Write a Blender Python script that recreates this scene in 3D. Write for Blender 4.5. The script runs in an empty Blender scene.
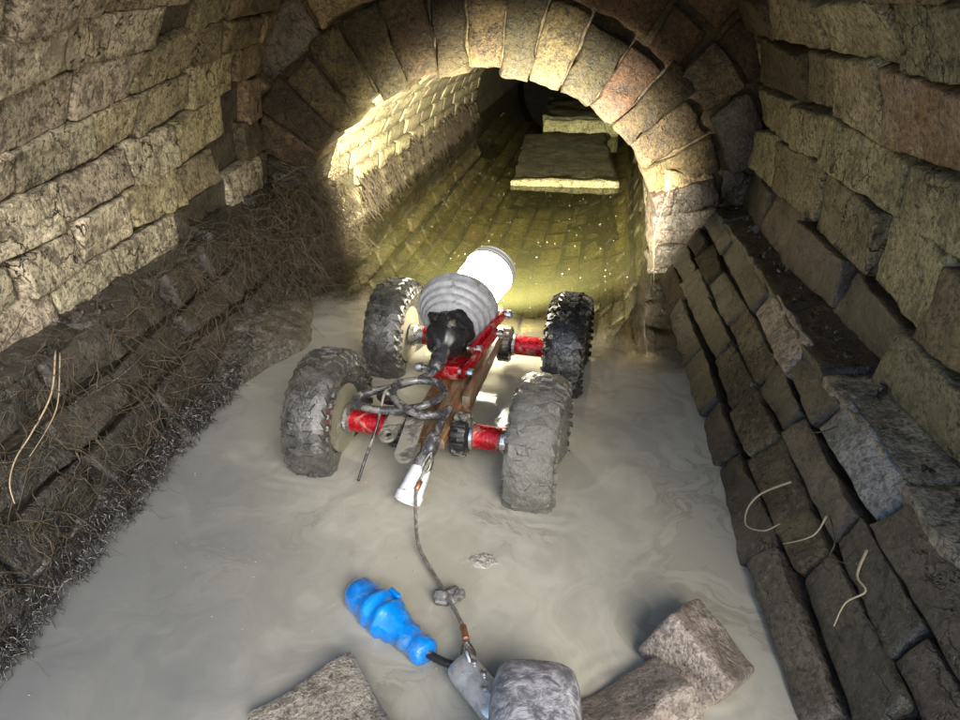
import bpy, bmesh, math, random
from mathutils import Vector, Matrix, noise
R = math.radians
random.seed(7)
S = bpy.context.scene
COL = S.collection

# ------------------------------------------------------------------ camera
cam_d = bpy.data.cameras.new('camera'); cam_d.lens = 27.0; cam_d.sensor_width = 36.0
cam_d.clip_start = 0.02; cam_d.clip_end = 200
cam = bpy.data.objects.new('camera', cam_d); COL.objects.link(cam)
cam.location = (0.16, 0.0, 0.75); cam.rotation_euler = (R(90 - 27.2), 0, R(6.0))
S.camera = cam
# ------------------------------------------------------------------ sky, sun, exposure
SUN_EL, SUN_AZ = 33.0, 152.0          # compass degrees from +Y: behind the camera, a little to its right
W = bpy.data.worlds.new('World'); S.world = W; W.use_nodes = True
wn = W.node_tree.nodes; wl = W.node_tree.links
sky = wn.new('ShaderNodeTexSky'); sky.sky_type = 'NISHITA'; sky.sun_disc = False
sky.sun_elevation = R(SUN_EL); sky.sun_rotation = R(SUN_AZ)
wl.new(sky.outputs[0], wn['Background'].inputs[0]); wn['Background'].inputs[1].default_value = 0.125
sun_d = bpy.data.lights.new('sun', 'SUN'); sun_d.energy = 1.5; sun_d.angle = R(36); sun_d.color = (1.0, 0.94, 0.83)
sun = bpy.data.objects.new('sun', sun_d); COL.objects.link(sun)
_sd = Vector((math.sin(R(SUN_AZ)) * math.cos(R(SUN_EL)), math.cos(R(SUN_AZ)) * math.cos(R(SUN_EL)), math.sin(R(SUN_EL))))
sun.rotation_euler = _sd.to_track_quat('Z', 'Y').to_euler()
sun.location = _sd * 20
S.view_settings.view_transform = 'Standard'; S.view_settings.look = 'None'; S.view_settings.gamma = 1.0
S.view_settings.exposure = 1.8
S.render.engine = 'CYCLES'
cy = S.cycles; cy.use_denoising = True; cy.max_bounces = 7; cy.diffuse_bounces = 4; cy.glossy_bounces = 3
cy.transparent_max_bounces = 12; cy.sample_clamp_indirect = 4.0; cy.caustics_reflective = False; cy.caustics_refractive = False

# ------------------------------------------------------------------ material helpers
def new_mat(name):
    m = bpy.data.materials.new(name); m.use_nodes = True
    return m, m.node_tree.nodes, m.node_tree.links, m.node_tree.nodes['Principled BSDF']
def mix(N, L, fac, a, b, mode='MIX'):
    n = N.new('ShaderNodeMix'); n.data_type = 'RGBA'; n.blend_type = mode; n.clamp_factor = True
    for sock, v in ((n.inputs[0], fac), (n.inputs[6], a), (n.inputs[7], b)):
        if hasattr(v, 'is_linked'): L.new(v, sock)
        elif isinstance(v, (int, float)): sock.default_value = v
        else: sock.default_value = (*v, 1) if len(v) == 3 else v
    return n.outputs[2]
def ramp(N, L, src, p0, p1, v0=0.0, v1=1.0):
    n = N.new('ShaderNodeMapRange'); n.clamp = True; n.interpolation_type = 'SMOOTHSTEP'
    L.new(src, n.inputs[0])
    for i, v in zip((1, 2, 3, 4), (p0, p1, v0, v1)): n.inputs[i].default_value = v
    return n.outputs[0]
def tex_noise(N, L, vec, scale, detail=5, rough=.6, dist=0.0):
    n = N.new('ShaderNodeTexNoise'); L.new(vec, n.inputs['Vector'])
    n.inputs['Scale'].default_value = scale; n.inputs['Detail'].default_value = detail
    n.inputs['Roughness'].default_value = rough; n.inputs['Distortion'].default_value = dist
    return n.outputs[0]
def vmath(N, L, op, a, b):
    n = N.new('ShaderNodeVectorMath'); n.operation = op
    for i, v in enumerate((a, b)):
        if hasattr(v, 'is_linked'): L.new(v, n.inputs[i])
        else: n.inputs[i].default_value = v
    return n.outputs[0]
def fmath(N, L, op, a, b=0.0):
    n = N.new('ShaderNodeMath'); n.operation = op
    for i, v in enumerate((a, b)):
        if hasattr(v, 'is_linked'): L.new(v, n.inputs[i])
        else: n.inputs[i].default_value = v
    return n.outputs[0]
def position(N, L, local=False):
    if local:
        t = N.new('ShaderNodeTexCoord'); o = N.new('ShaderNodeObjectInfo')
        mm = N.new('ShaderNodeVectorMath'); mm.operation = 'SCALE'; mm.inputs[0].default_value = (13.1, 7.7, 3.3)
        L.new(o.outputs['Random'], mm.inputs['Scale'])
        return vmath(N, L, 'ADD', t.outputs['Object'], mm.outputs[0])
    return N.new('ShaderNodeNewGeometry').outputs['Position']
def bump(N, L, P, heights):
    prev = None
    for h, strength, dist in heights:
        b = N.new('ShaderNodeBump'); L.new(h, b.inputs['Height'])
        b.inputs['Strength'].default_value = strength; b.inputs['Distance'].default_value = dist
        if prev: L.new(prev, b.inputs['Normal'])
        prev = b.outputs[0]
    L.new(prev, P.inputs['Normal'])
    if P.inputs['Coat Weight'].default_value > 0: L.new(prev, P.inputs['Coat Normal'])

def stone_mat(name, dark, mid, light, rough=(.55, .95), spec=.35, crack=.8, tint=None, var=.3, sc=1.0, tint_amt=(.55, .7), coat=0.0, blot=.62):
    m, N, L, P = new_mat(name)
    pos = position(N, L)
    n0 = tex_noise(N, L, pos, 7 * sc, 6, .68)
    n1 = tex_noise(N, L, pos, 30 * sc, 6, .7, .4)
    n2 = tex_noise(N, L, pos, 140 * sc, 4, .65)
    base = mix(N, L, ramp(N, L, n0, .36, .66), mid, light)
    base = mix(N, L, ramp(N, L, n1, .51, .40, 0, blot), base, dark)
    n3 = tex_noise(N, L, pos, 75 * sc, 5, .7, .3)
    base = mix(N, L, ramp(N, L, n3, .56, .66, 0, .55), base, [min(.8, c * 1.45) for c in light])
    base = mix(N, L, ramp(N, L, n3, .44, .37, 0, .8), base, [c * .5 for c in dark])
    base = mix(N, L, ramp(N, L, n2, .52, .40, 0, .6), base, dark)
    if tint:
        nt = tex_noise(N, L, pos, 3.5 * sc, 5, .7)
        base = mix(N, L, ramp(N, L, nt, tint_amt[0], tint_amt[1], 0, .75), base, tint)
    w = N.new('ShaderNodeTexNoise'); L.new(pos, w.inputs['Vector']); w.inputs['Scale'].default_value = 16; w.inputs['Detail'].default_value = 4
    sv = N.new('ShaderNodeVectorMath'); sv.operation = 'SCALE'; L.new(w.outputs[1], sv.inputs[0]); sv.inputs['Scale'].default_value = .16
    wp = vmath(N, L, 'ADD', pos, sv.outputs[0])
    v = N.new('ShaderNodeTexVoronoi'); v.feature = 'DISTANCE_TO_EDGE'; L.new(wp, v.inputs['Vector']); v.inputs['Scale'].default_value = 12 * sc
    cr = ramp(N, L, v.outputs[0], .004, .026, 1, 0)
    cm = ramp(N, L, tex_noise(N, L, pos, 6, 4), .46, .60, .0, 1)
    ck = fmath(N, L, 'MULTIPLY', cr, cm)
    base = mix(N, L, fmath(N, L, 'MULTIPLY', ck, crack), base, [c * .3 for c in dark])
    oi = N.new('ShaderNodeObjectInfo')
    hv = N.new('ShaderNodeHueSaturation'); L.new(base, hv.inputs['Color'])
    L.new(ramp(N, L, oi.outputs['Random'], 0, 1, 1 - var, 1 + var), hv.inputs['Value'])
    rr = fmath(N, L, 'FRACT', fmath(N, L, 'MULTIPLY', oi.outputs['Random'], 17.3))
    L.new(ramp(N, L, rr, 0, 1, .485, .512), hv.inputs['Hue'])
    L.new(hv.outputs[0], P.inputs['Base Color'])
    L.new(ramp(N, L, n1, .3, .7, rough[0], rough[1]), P.inputs['Roughness'])
    P.inputs['Specular IOR Level'].default_value = spec
    P.inputs['Coat Weight'].default_value = coat; P.inputs['Coat Roughness'].default_value = .09; P.inputs['Coat IOR'].default_value = 1.4
    inv = fmath(N, L, 'SUBTRACT', 1.0, ck)
    bump(N, L, P, [(n0, .35, .015), (n1, .7, .008), (n3, .9, .005), (n2, .9, .0025), (inv, .9 * crack, .008)])
    return m
def plain_mat(name, col, rough=.5, metal=0.0, mud=0.0, mudcol=(.2, .185, .15), bumpy=.3, sc=60, dirt=.3, spec=.5, bd=.002, coat=0.0, mw=.1):
    m, N, L, P = new_mat(name); pos = position(N, L, True)
    n1 = tex_noise(N, L, pos, sc, 6, .7); n2 = tex_noise(N, L, pos, sc * .35, 5, .65, .5)
    c = mix(N, L, ramp(N, L, n1, .62, .4, 0, dirt), col, [x * .35 for x in col])
    mk = ramp(N, L, n2, .67 - mud * .45 - mw / 2, .67 - mud * .45 + mw / 2) if mud > 0 else None
    if mk: c = mix(N, L, fmath(N, L, 'MULTIPLY', mk, .93), c, mudcol)
    L.new(c, P.inputs['Base Color']); P.inputs['Specular IOR Level'].default_value = spec
    P.inputs['Metallic'].default_value = metal; P.inputs['Coat Weight'].default_value = coat; P.inputs['Coat Roughness'].default_value = .08; P.inputs['Coat IOR'].default_value = 1.4
    if mk and metal: L.new(fmath(N, L, 'MULTIPLY', fmath(N, L, 'SUBTRACT', 1.0, mk), metal), P.inputs['Metallic'])
    L.new(ramp(N, L, n1, .3, .7, max(.05, rough - .15), min(1, rough + .2)), P.inputs['Roughness'])
    hs = [(n1, bumpy, bd)]
    if mk: hs.append((mk, .5, .0025))
    bump(N, L, P, hs)
    return m

M = {}
M['pale'] = stone_mat('pale_brick', (.05, .043, .035), (.34, .295, .21), (.56, .49, .36), crack=.95, tint=(.19, .15, .095))
M['olive'] = stone_mat('olive_brick', (.05, .042, .026), (.19, .16, .095), (.33, .285, .18), crack=.9, tint=(.19, .165, .085))
M['brown'] = stone_mat('brown_brick', (.025, .019, .012), (.095, .068, .038), (.18, .135, .08), crack=.7, tint=(.2, .17, .08), var=.4)
M['ring'] = stone_mat('dark_brown_brick', (.008, .006, .0035), (.034, .024, .011), (.072, .052, .024), crack=.6, tint=(.07, .056, .02), var=.4)  # very dark brown brick
M['red'] = stone_mat('red_brick', (.018, .011, .008), (.055, .027, .014), (.095, .05, .027), crack=.5, var=.25)
M['dark'] = stone_mat('damp_dark_brick', (.010, .008, .006), (.042, .033, .025), (.095, .075, .055), rough=(.28, .7), spec=.5, crack=.8, tint=(.10, .06, .045), var=.4, coat=.45)
M['sludge_shade'] = stone_mat('black_sludge_shade_brick', (.007, .006, .005), (.020, .017, .014), (.050, .042, .034), rough=(.2, .6), spec=.55, crack=.6, tint=(.05, .034, .028), var=.35, coat=.5)  # also carries the painted shadow on the far right tread
M['ledge'] = stone_mat('worn_ledge_stone', (.05, .042, .035), (.22, .175, .125), (.36, .29, .21), rough=(.4, .85), crack=.5)
M['grey'] = stone_mat('grey_stone', (.03, .03, .03), (.16, .155, .15), (.3, .29, .28), rough=(.3, .75), spec=.5, crack=.6)
M['passage'] = stone_mat('cream_brick', (.09, .075, .04), (.36, .31, .19), (.52, .46, .30), crack=.5, sc=1.4, var=.2)
M['invert'] = stone_mat('worn_floor_brick', (.08, .07, .03), (.40, .37, .19), (.58, .53, .29), crack=.4, sc=1.4, tint=(.33, .25, .11), var=.22, tint_amt=(.5, .62))
M['mortar'] = stone_mat('rotted_mortar', (.012, .010, .007), (.05, .042, .03), (.09, .075, .05), crack=.2)
M['mortar_pale'] = stone_mat('silted_mortar', (.02, .018, .010), (.06, .052, .028), (.10, .09, .05), crack=.2)
M['rubble'] = stone_mat('wet_rubble', (.10, .078, .062), (.30, .245, .195), (.44, .375, .31), rough=(.15, .5), spec=.6, crack=.1, coat=.9, tint=(.13, .09, .07), sc=1.6)
M['void_dark'] = plain_mat('passage_void_dark', (.006, .006, .005), .9, sc=20)  # darkness of the passage void painted near-black
M['slab'] = stone_mat('pale_slab', (.04, .036, .016), (.19, .175, .085), (.3, .28, .15), crack=.25, sc=1.2)
M['slab_shade'] = stone_mat('shaded_slab_top', (.015, .014, .007), (.045, .042, .022), (.16, .15, .08), crack=.4, sc=2.2)  # shade on the step tops put into a dark speckled colour
M['silt'] = stone_mat('pale_silt', (.16, .15, .13), (.33, .31, .265), (.42, .40, .35), rough=(.2, .5), spec=.5, crack=.1)
M['bank'] = stone_mat('black_wet_silt', (.015, .014, .012), (.05, .046, .038), (.11, .10, .085), rough=(.1, .4), spec=.7, crack=.1, coat=1.0)
M['mudbank'] = stone_mat('wet_mud', (.06, .054, .044), (.17, .155, .125), (.25, .23, .19), rough=(.15, .5), spec=.6, crack=.25)

# ------------------------------------------------------------------ object helpers
def obj(name, me, mat, parent=None, loc=None, rot=None):
    o = bpy.data.objects.new(name, me); COL.objects.link(o)
    if mat is not None and not me.materials: me.materials.append(mat)
    if parent is not None: o.parent = parent
    if loc is not None: o.location = loc
    if rot is not None: o.rotation_euler = rot
    return o
def empty(name, loc=(0, 0, 0), rz=0.0, parent=None):
    o = bpy.data.objects.new(name, None); COL.objects.link(o); o.location = loc; o.rotation_euler = (0, 0, rz)
    o.empty_display_size = .05
    if parent is not None: o.parent = parent
    return o
def tag(o, label=None, cat=None, group=None, kind=None):
    for k, v in (('label', label), ('category', cat), ('group', group), ('kind', kind)):
        if v: o[k] = v
    return o
def pydata(name, vs, fs, smooth=True):
    me = bpy.data.meshes.new(name); me.from_pydata([tuple(v) for v in vs], [], fs)
    if smooth: me.polygons.foreach_set('use_smooth', [True] * len(me.polygons))
    me.update(); return me
def bm_mesh(name, bm, smooth=True, recalc=True):
    if recalc: bmesh.ops.recalc_face_normals(bm, faces=bm.faces)
    me = bpy.data.meshes.new(name); bm.to_mesh(me); bm.free()
    if smooth: me.polygons.foreach_set('use_smooth', [True] * len(me.polygons))
    return me
def sharp(me, ang=35):
    me.set_sharp_from_angle(angle=R(ang)); return me

_bg = {}
def box_grid(nu, nv, nw):
    """surface of a cube [-1,1]^3 as welded quads"""
    key = (nu, nv, nw)
    if key in _bg: return _bg[key]
    def axis(n):
        if n <= 2: return [-1 + 2 * i / n for i in range(n + 1)]
        e = .10 if n >= 5 else .2
        return [-1] + [(-1 + e) + (2 - 2 * e) * i / (n - 2) for i in range(n - 1)] + [1]
    A, B, Cc = axis(nu), axis(nv), axis(nw); idx = {}; vs = []; fs = []
    def vid(i, j, k):
        if (i, j, k) not in idx: idx[(i, j, k)] = len(vs); vs.append((A[i], B[j], Cc[k]))
        return idx[(i, j, k)]
    for i in range(nu):
        for j in range(nv):
            fs.append((vid(i, j, nw), vid(i + 1, j, nw), vid(i + 1, j + 1, nw), vid(i, j + 1, nw)))
            fs.append((vid(i, j, 0), vid(i, j + 1, 0), vid(i + 1, j + 1, 0), vid(i + 1, j, 0)))
    for i in range(nu):
        for k in range(nw):
            fs.append((vid(i, 0, k), vid(i + 1, 0, k), vid(i + 1, 0, k + 1), vid(i, 0, k + 1)))
            fs.append((vid(i, nv, k), vid(i, nv, k + 1), vid(i + 1, nv, k + 1), vid(i + 1, nv, k)))
    for j in range(nv):
        for k in range(nw):
            fs.append((vid(0, j, k), vid(0, j, k + 1), vid(0, j + 1, k + 1), vid(0, j + 1, k)))
            fs.append((vid(nu, j, k), vid(nu, j + 1, k), vid(nu, j + 1, k + 1), vid(nu, j, k + 1)))
    _bg[key] = (vs, fs); return vs, fs
def rounded(p, dims, r):
    q = []; d = []
    for c, a in zip(p, dims):
        x = c * a; lim = max(a - r, a * .2); qq = max(-lim, min(lim, x)); q.append(qq); d.append(x - qq)
    l = math.sqrt(d[0] ** 2 + d[1] ** 2 + d[2] ** 2)
    if l > 1e-9:
        k = r / l if l > r else 1.0
        return (q[0] + d[0] * k, q[1] + d[1] * k, q[2] + d[2] * k)
    return tuple(q)
def stone(name, mapf, s0, s1, y0, y1, depth, mat, parent, out=0.0, grid=(8, 4, 3), rnd=.012, skew=.006, rough=.005, freq=22):
    """a brick or stone of its own: mapf(s, y) -> (point, inward normal)"""
    vs, fs = box_grid(*grid); a, b, c = (y1 - y0) / 2, (s1 - s0) / 2, depth / 2
    sd = Vector((random.uniform(-50, 50), random.uniform(-50, 50), random.uniform(-50, 50)))
    cj = [[(random.uniform(-skew, skew), random.uniform(-skew, skew), random.uniform(-skew, skew) * 1.2) for _ in (0, 1)] for _ in (0, 1)]
    P = []
    for v in vs:
        u, s, w = rounded(v, (a, b, c), rnd)
        fu, fv = (v[0] + 1) / 2, (v[1] + 1) / 2
        j = [cj[0][0][t] * (1 - fu) * (1 - fv) + cj[1][0][t] * fu * (1 - fv) + cj[0][1][t] * (1 - fu) * fv + cj[1][1][t] * fu * fv for t in range(3)]
        p, n = mapf((s0 + s1) / 2 + s + j[1], (y0 + y1) / 2 + u + j[0])
        p = p + n * (w - c + out + j[2])
        q = p * freq + sd
        nv_ = noise.noise_vector(q) * rough + noise.noise_vector(q * 2.7) * rough * .55
        P.append(p + nv_)
    ctr = sum(P, Vector()) / len(P)
    me = pydata(name, [p - ctr for p in P], fs)
    return obj(name, me, mat, parent, loc=ctr - (parent.location if parent else Vector()))

class Profile:
    """cross-section polyline (x, z); inward normal to the left or right of travel"""
    def __init__(self, pts, side):
        self.p = [Vector((a, b)) for a, b in pts]; self.side = side; self.s = [0]
        for a, b in zip(self.p, self.p[1:]): self.s.append(self.s[-1] + (b - a).length)
        self.len = self.s[-1]
    def at(self, s):
        s_ = max(0, min(self.len, s)); i = 0
        while i < len(self.s) - 2 and self.s[i + 1] < s_: i += 1
        t = (s - self.s[i]) / (self.s[i + 1] - self.s[i]); d = (self.p[i + 1] - self.p[i])
        return self.p[i] + d * t, d.normalized()
    def map(self, s, y):
        a, _ = self.at(s); d = (self.at(s + .03)[0] - self.at(s - .03)[0]).normalized()
        n = Vector((-d.y, d.x)) * self.side
        return Vector((a.x, y, a.y)), Vector((n.x, 0, n.y))
def backing(name, prof, s0, s1, y0, y1, off, thick, mat, ny=8, ns=14):
    vs = []; fs = []
    for layer, o_ in enumerate((off, off + thick)):
        for i in range(ns + 1):
            for j in range(ny + 1):
                p, n = prof.map(s0 + (s1 - s0) * i / ns, y0 + (y1 - y0) * j / ny)
                q = p - n * o_
                if layer == 0: q += noise.noise_vector(q * 9) * .008
                vs.append(q)
    w = ny + 1; Lr = (ns + 1) * w
    for i in range(ns):
        for j in range(ny):
            a = i * w + j; fs.append((a, a + 1, a + w + 1, a + w)); fs.append((Lr + a, Lr + a + w, Lr + a + w + 1, Lr + a + 1))
    for i in range(ns):
        for j in (0, ny):
            a = i * w + j; fs.append((a, a + w, a + w + Lr, a + Lr))
    for j in range(ny):
        for i in (0, ns):
            a = i * w + j; fs.append((a, a + 1, a + 1 + Lr, a + Lr))
    bm = bmesh.new(); me = pydata(name, vs, fs); bm.from_mesh(me); bmesh.ops.recalc_face_normals(bm, faces=bm.faces); bm.to_mesh(me); bm.free()
    me.polygons.foreach_set('use_smooth', [True] * len(me.polygons))
    return obj(name, me, mat)
def lay(parent, prof, courses, y0, y1, lmin, lmax, matf, joint=.009, depth=.09, skip=(), out=.006, jy=1.0, **kw):
    for ci, (sa, sb) in enumerate(courses):
        y = y0 - random.uniform(0, lmax * .8); k = 0
        while y < y1:
            l = random.uniform(lmin, lmax); a, b = max(y, y0 - .03), min(y + l, y1)
            if b - a > .05 and (ci, k) not in skip and random.random() > .018:
                dp = depth(ci) if callable(depth) else depth
                j = joint * random.uniform(.55, 1.3)
                stone('brick', prof.map, sa + j / 2, sb - j / 2, a + j * jy / 2, b - j * jy / 2, dp, matf(ci, k, (a + b) / 2), parent,
                      out=random.gauss(0, out), **kw)
            y += l; k += 1

# ================================================================== THE NEAR TUNNEL
Y0, YA = 0.25, 2.06          # mouth, face of the inner arch
def arc(cx, cz, rx, rz, a0, a1, n=16): return [(cx + rx * math.cos(R(a0 + (a1 - a0) * i / n)), cz + rz * math.sin(R(a0 + (a1 - a0) * i / n))) for i in range(n + 1)]
up_r = Profile([(.668, .20)] + arc(.01, .39, .675, .665, 0, 68), 1)
up_l = Profile([(-.672, .20)] + arc(.01, .39, .685, .665, 180, 112), -1)
_ul = up_l.map
up_l.map = lambda s, y: _ul(s + .10 * (y - 1.25) * max(0, min(1, s / .35)), y)      # courses climb towards the arch
lo_r = Profile([(.385, -.14), (.468, 0), (.612, .208)], 1)
lo_l = Profile([(-.43, -.14), (-.505, 0), (-.632, .235)], -1)
def courses(s0, s1, h, jit=.1):
    n = max(1, round((s1 - s0) / h)); out = []; s = s0; hs = [random.uniform(1 - jit, 1 + jit) for _ in range(n)]; k = (s1 - s0) / sum(hs)
    for x in hs: out.append((s, s + x * k)); s += x * k
    return out
# left wall
wl_ = backing('tunnel_wall', up_l, -.02, up_l.len, Y0, YA + .2, .032, .09, M['mortar'])
tag(wl_, 'left side wall of pale cracked bricks above the root-covered ledge', 'wall')
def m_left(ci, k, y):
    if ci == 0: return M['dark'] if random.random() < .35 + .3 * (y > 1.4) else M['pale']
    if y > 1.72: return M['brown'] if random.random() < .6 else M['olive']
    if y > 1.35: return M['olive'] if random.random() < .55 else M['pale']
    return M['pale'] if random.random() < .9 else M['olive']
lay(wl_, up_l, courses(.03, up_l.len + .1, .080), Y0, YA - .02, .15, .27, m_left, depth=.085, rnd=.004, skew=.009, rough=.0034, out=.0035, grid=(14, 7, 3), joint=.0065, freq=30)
lw2 = backing('ledge_wall', lo_l, 0, lo_l.len, Y0, YA + .1, .03, .16, M['mortar'])
tag(lw2, 'low dark wet brick ledge wall at the left water edge', 'wall')
lay(lw2, lo_l, courses(.02, lo_l.len, .09), Y0, YA, .16, .28, lambda ci, k, y: M['sludge_shade'], depth=lambda c: .15 if c >= 3 else .11, rnd=.006, skew=.010, rough=.006, out=.006, grid=(12, 6, 4), joint=.009)
# right wall
wr_ = backing('tunnel_wall', up_r, -.02, up_r.len, Y0, YA + .2, .032, .09, M['mortar'])
tag(wr_, 'right side wall of large olive brown blocks curving overhead', 'wall')
def m_right(ci, k, y):
    r = random.random()
    if ci == 0: return M['dark'] if r < .6 else M['olive']
    return M['olive'] if r < .72 else (M['pale'] if r < .8 and y < 1.4 else M['brown'])
lay(wr_, up_r, courses(.02, up_r.len, .112, .16), Y0, YA - .02, .20, .36, m_right, depth=.10, rnd=.005, skew=.012, rough=.0045, out=.005, grid=(14, 7, 3), joint=.0075, freq=28)
M['orange'] = stone_mat('broken_orange_brick', (.08, .045, .03), (.24, .135, .08), (.36, .29, .23), crack=.3, var=.05)
_b = min(wr_.children, key=lambda o: (o.location - Vector((0.640, 1.025, 0.643))).length)
_b.data.materials.clear(); _b.data.materials.append(M['orange']); _b['label'] = 'broken orange brick'
lw3 = backing('ledge_wall', lo_r, 0, lo_r.len, Y0, YA + .1, .03, .16, M['mortar'])
tag(lw3, 'low stepped brick ledge wall along the right water edge', 'wall')
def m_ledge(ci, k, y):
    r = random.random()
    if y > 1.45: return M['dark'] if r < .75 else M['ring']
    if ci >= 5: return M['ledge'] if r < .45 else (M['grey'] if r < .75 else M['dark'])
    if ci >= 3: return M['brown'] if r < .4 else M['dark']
    return M['dark'] if r < .4 else M['sludge_shade']
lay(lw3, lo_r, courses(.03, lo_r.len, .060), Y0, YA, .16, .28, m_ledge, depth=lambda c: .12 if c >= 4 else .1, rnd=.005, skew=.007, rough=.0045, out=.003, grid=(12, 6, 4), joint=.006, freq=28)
tr_r = Profile([(.594, .211), (.64, .217), (.71, .230)], 1)
lay(lw3, tr_r, [(.004, .105)], Y0, YA, .2, .36, lambda c, k, y: M['ledge'] if y < .95 else M['sludge_shade'], depth=.045, rnd=.006, skew=.008, rough=.006, out=.003, grid=(12, 7, 2), joint=.006)  # far tread: shadow below the wall painted in with the black colour
tr_l = Profile([(-.617, .233), (-.70, .255)], -1)
lay(lw2, tr_l, [(.0, .085)], Y0, YA, .18, .3, lambda c, k, y: M['sludge_shade'], depth=.05, rnd=.008, skew=.01, rough=.008, out=.006, grid=(12, 6, 2), joint=.01)
# unseen crown of the near tunnel, cut back to let daylight in
vt = Profile(arc(.01, .39, .675, .665, 62, 118), 1)
cr_ = backing('tunnel_vault', vt, 0, vt.len, .85, YA + .2, .032, .09, M['mortar'])
tag(cr_, 'brick crown of the near tunnel above the arch', 'vault')
lay(cr_, vt, courses(0, vt.len, .085), .85, YA - .02, .18, .26, lambda c, k, y: M['olive'], grid=(5, 3, 2))

# ================================================================== THE INNER ARCH AND ITS FACE
EX, EZ, EA, EB = -.068, .10, .525, .455
VEER = .078
def ell(t, k=0.0):
    c, s = math.cos(t), math.sin(t)
    p = Vector((EX + EA * c, EZ + EB * s)); n = Vector((c / EA, s / EB)).normalized()
    return p + n * k
arch = empty('brick_arch', (EX, YA, 0)); tag(arch, 'ring of rough brown voussoirs framing the flooded passage', 'arch')
n_v = 17
def arch_map(t, r):            # t angle along the ring, r radial (0 = intrados)
    q = ell(t, r); return Vector((q.x, YA, q.y)), Vector((0, -1, 0))
ts = [-.16]; 
while ts[-1] < math.pi + .14: ts.append(ts[-1] + random.uniform(.135, .185))
for i in range(len(ts) - 1):
    r = random.random(); t = (ts[i] + ts[i + 1]) / 2
    mt = M['red'] if .75 < t < 1.2 and r < .3 else M['ring']
    if t < .35: mt = M['dark']
    th = random.uniform(.165, .225)
    stone('voussoir', lambda s, y: arch_map(s, y), ts[i] + .004, ts[i + 1] - .004, random.uniform(-.018, .012), th, .24, mt, arch,
          out=random.uniform(-.008, .016), grid=(8, 7, 4), rnd=.008, skew=.0, rough=.009, freq=22)
# face wall between the ring and the tunnel, and the jambs
face = empty('spandrel_wall', (0, YA + .05, 0)); tag(face, 'rough rubble face wall around the arch ring, reddish at upper right', 'wall')
def flat_map(s, y): return Vector((y, YA + .03, s)), Vector((0, -1, 0))
vs = []; fs = []
nn = 40
for i in range(nn + 1):        # backing annulus
    t = -.35 + (math.pi + .7) * i / nn
    a = ell(t, .012); b = ell(t, .62)
    vs += [(a.x, YA + .022, a.y), (b.x, YA + .03, b.y), (a.x, YA + .2, a.y), (b.x, YA + .2, b.y)]
for i in range(nn):
    k = i * 4; fs += [(k, k + 1, k + 5, k + 4), (k + 2, k + 6, k + 7, k + 3), (k, k + 4, k + 6, k + 2)]
bk = obj('rubble_core', pydata('rubble_core', vs, fs), M['ring'], face, loc=-face.location)
for ring, (r0, r1) in enumerate(((.205, .33), (.335, .46))):
    t = -.3
    while t < math.pi + .3:
        dt = random.uniform(.16, .34); q = ell(t + dt / 2, (r0 + r1) / 2)
        rr = random.random()
        mt = M['red'] if q.x > .1 and q.y > .45 and rr < .5 else (M['dark'] if q.y < .3 or rr < .2 else (M['brown'] if rr < .75 else M['ring']))
        stone('stone', lambda s, y: arch_map(s, y), t + .008, t + dt - .008, r0 + random.uniform(-.01, .01), r1 + random.uniform(-.015, .01), .12, mt, face,
              out=random.uniform(-.012, .02), grid=(6, 6, 3), rnd=.015, skew=0, rough=.013, freq=14)
        t += dt
# jamb blocks at the feet of the arch, rough and damp
for sx, x0, x1 in ((1, .455, .70), (-1, .53, .72)):
    for z0, z1 in ((-.14, .02), (.025, .12), (.125, .22), (.225, .31)):
        x = x0 + random.uniform(-.01, .012)
        while x < x1 - .03:
            w = random.uniform(.1, .17); e = min(x + w, x1)
            a, b = (sx * x, sx * e) if sx > 0 else (sx * e, sx * x)
            stone('stone', flat_map, z0, z1 - .008, a, b - .008, .2, M['dark'] if random.random() < .75 else M['brown'], face, out=random.uniform(.0, .04) - .02 * (x > x0 + .02),
                  grid=(6, 5, 4), rnd=.016, skew=.012, rough=.012, freq=15)
            x = e
bpy.context.view_layer.update()

# ================================================================== THE FLOODED PASSAGE BEYOND
PY0, PY1 = YA + .24, 7.5
pv = Profile(arc(EX, EZ, EA + .01, EB + .012, -26, 206, 44), 1)
def veer(f): return lambda s, y: (lambda p, n: (p + Vector((VEER * max(0, y - 2.1), 0, 0)), n))(*f(s, y))
pv.map = veer(pv.map)
pb = backing('passage_vault', pv, 0, pv.len, YA + .21, PY1, .02, .1, M['mortar_pale'], ny=12, ns=30)
tag(pb, 'lamp-lit cream brick vault of the passage beyond the arch', 'vault')
lay(pb, pv, courses(0, pv.len, .074, .05), PY0, 5.0, .21, .27, lambda c, k, y: M['passage'], joint=.009, jy=1.3, depth=.05, out=.002, grid=(4, 2, 1), rnd=.005, skew=.004, rough=.003)
# brick trough of the passage floor under the clear water
fl = Profile([(-.47, -.035), (-.40, -.06), (-.31, -.09), (-.2, -.112), (-.05, -.12), (.1, -.112), (.22, -.09), (.32, -.06), (.39, -.03)], 1)
fb = backing('passage_floor', fl, 0, fl.len, 1.42, PY1, .014, .06, M['mortar_pale'], ny=14, ns=20); tag(fb, kind='structure')
_fm = fl.map
fl.map = lambda s, y: (lambda p, n: (p + Vector((0, 0, max(0, y - 2.7) * .016)), n))(*veer(_fm)(s, y))      # the floor climbs slowly
lay(fb, fl, courses(0, fl.len, .078, .05), 1.44, 5.2, .15, .24, lambda c, k, y: M['invert'], joint=.015, jy=1.9, depth=.05, out=.0012, grid=(4, 2, 1), rnd=.004, skew=.004, rough=.0022)
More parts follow.
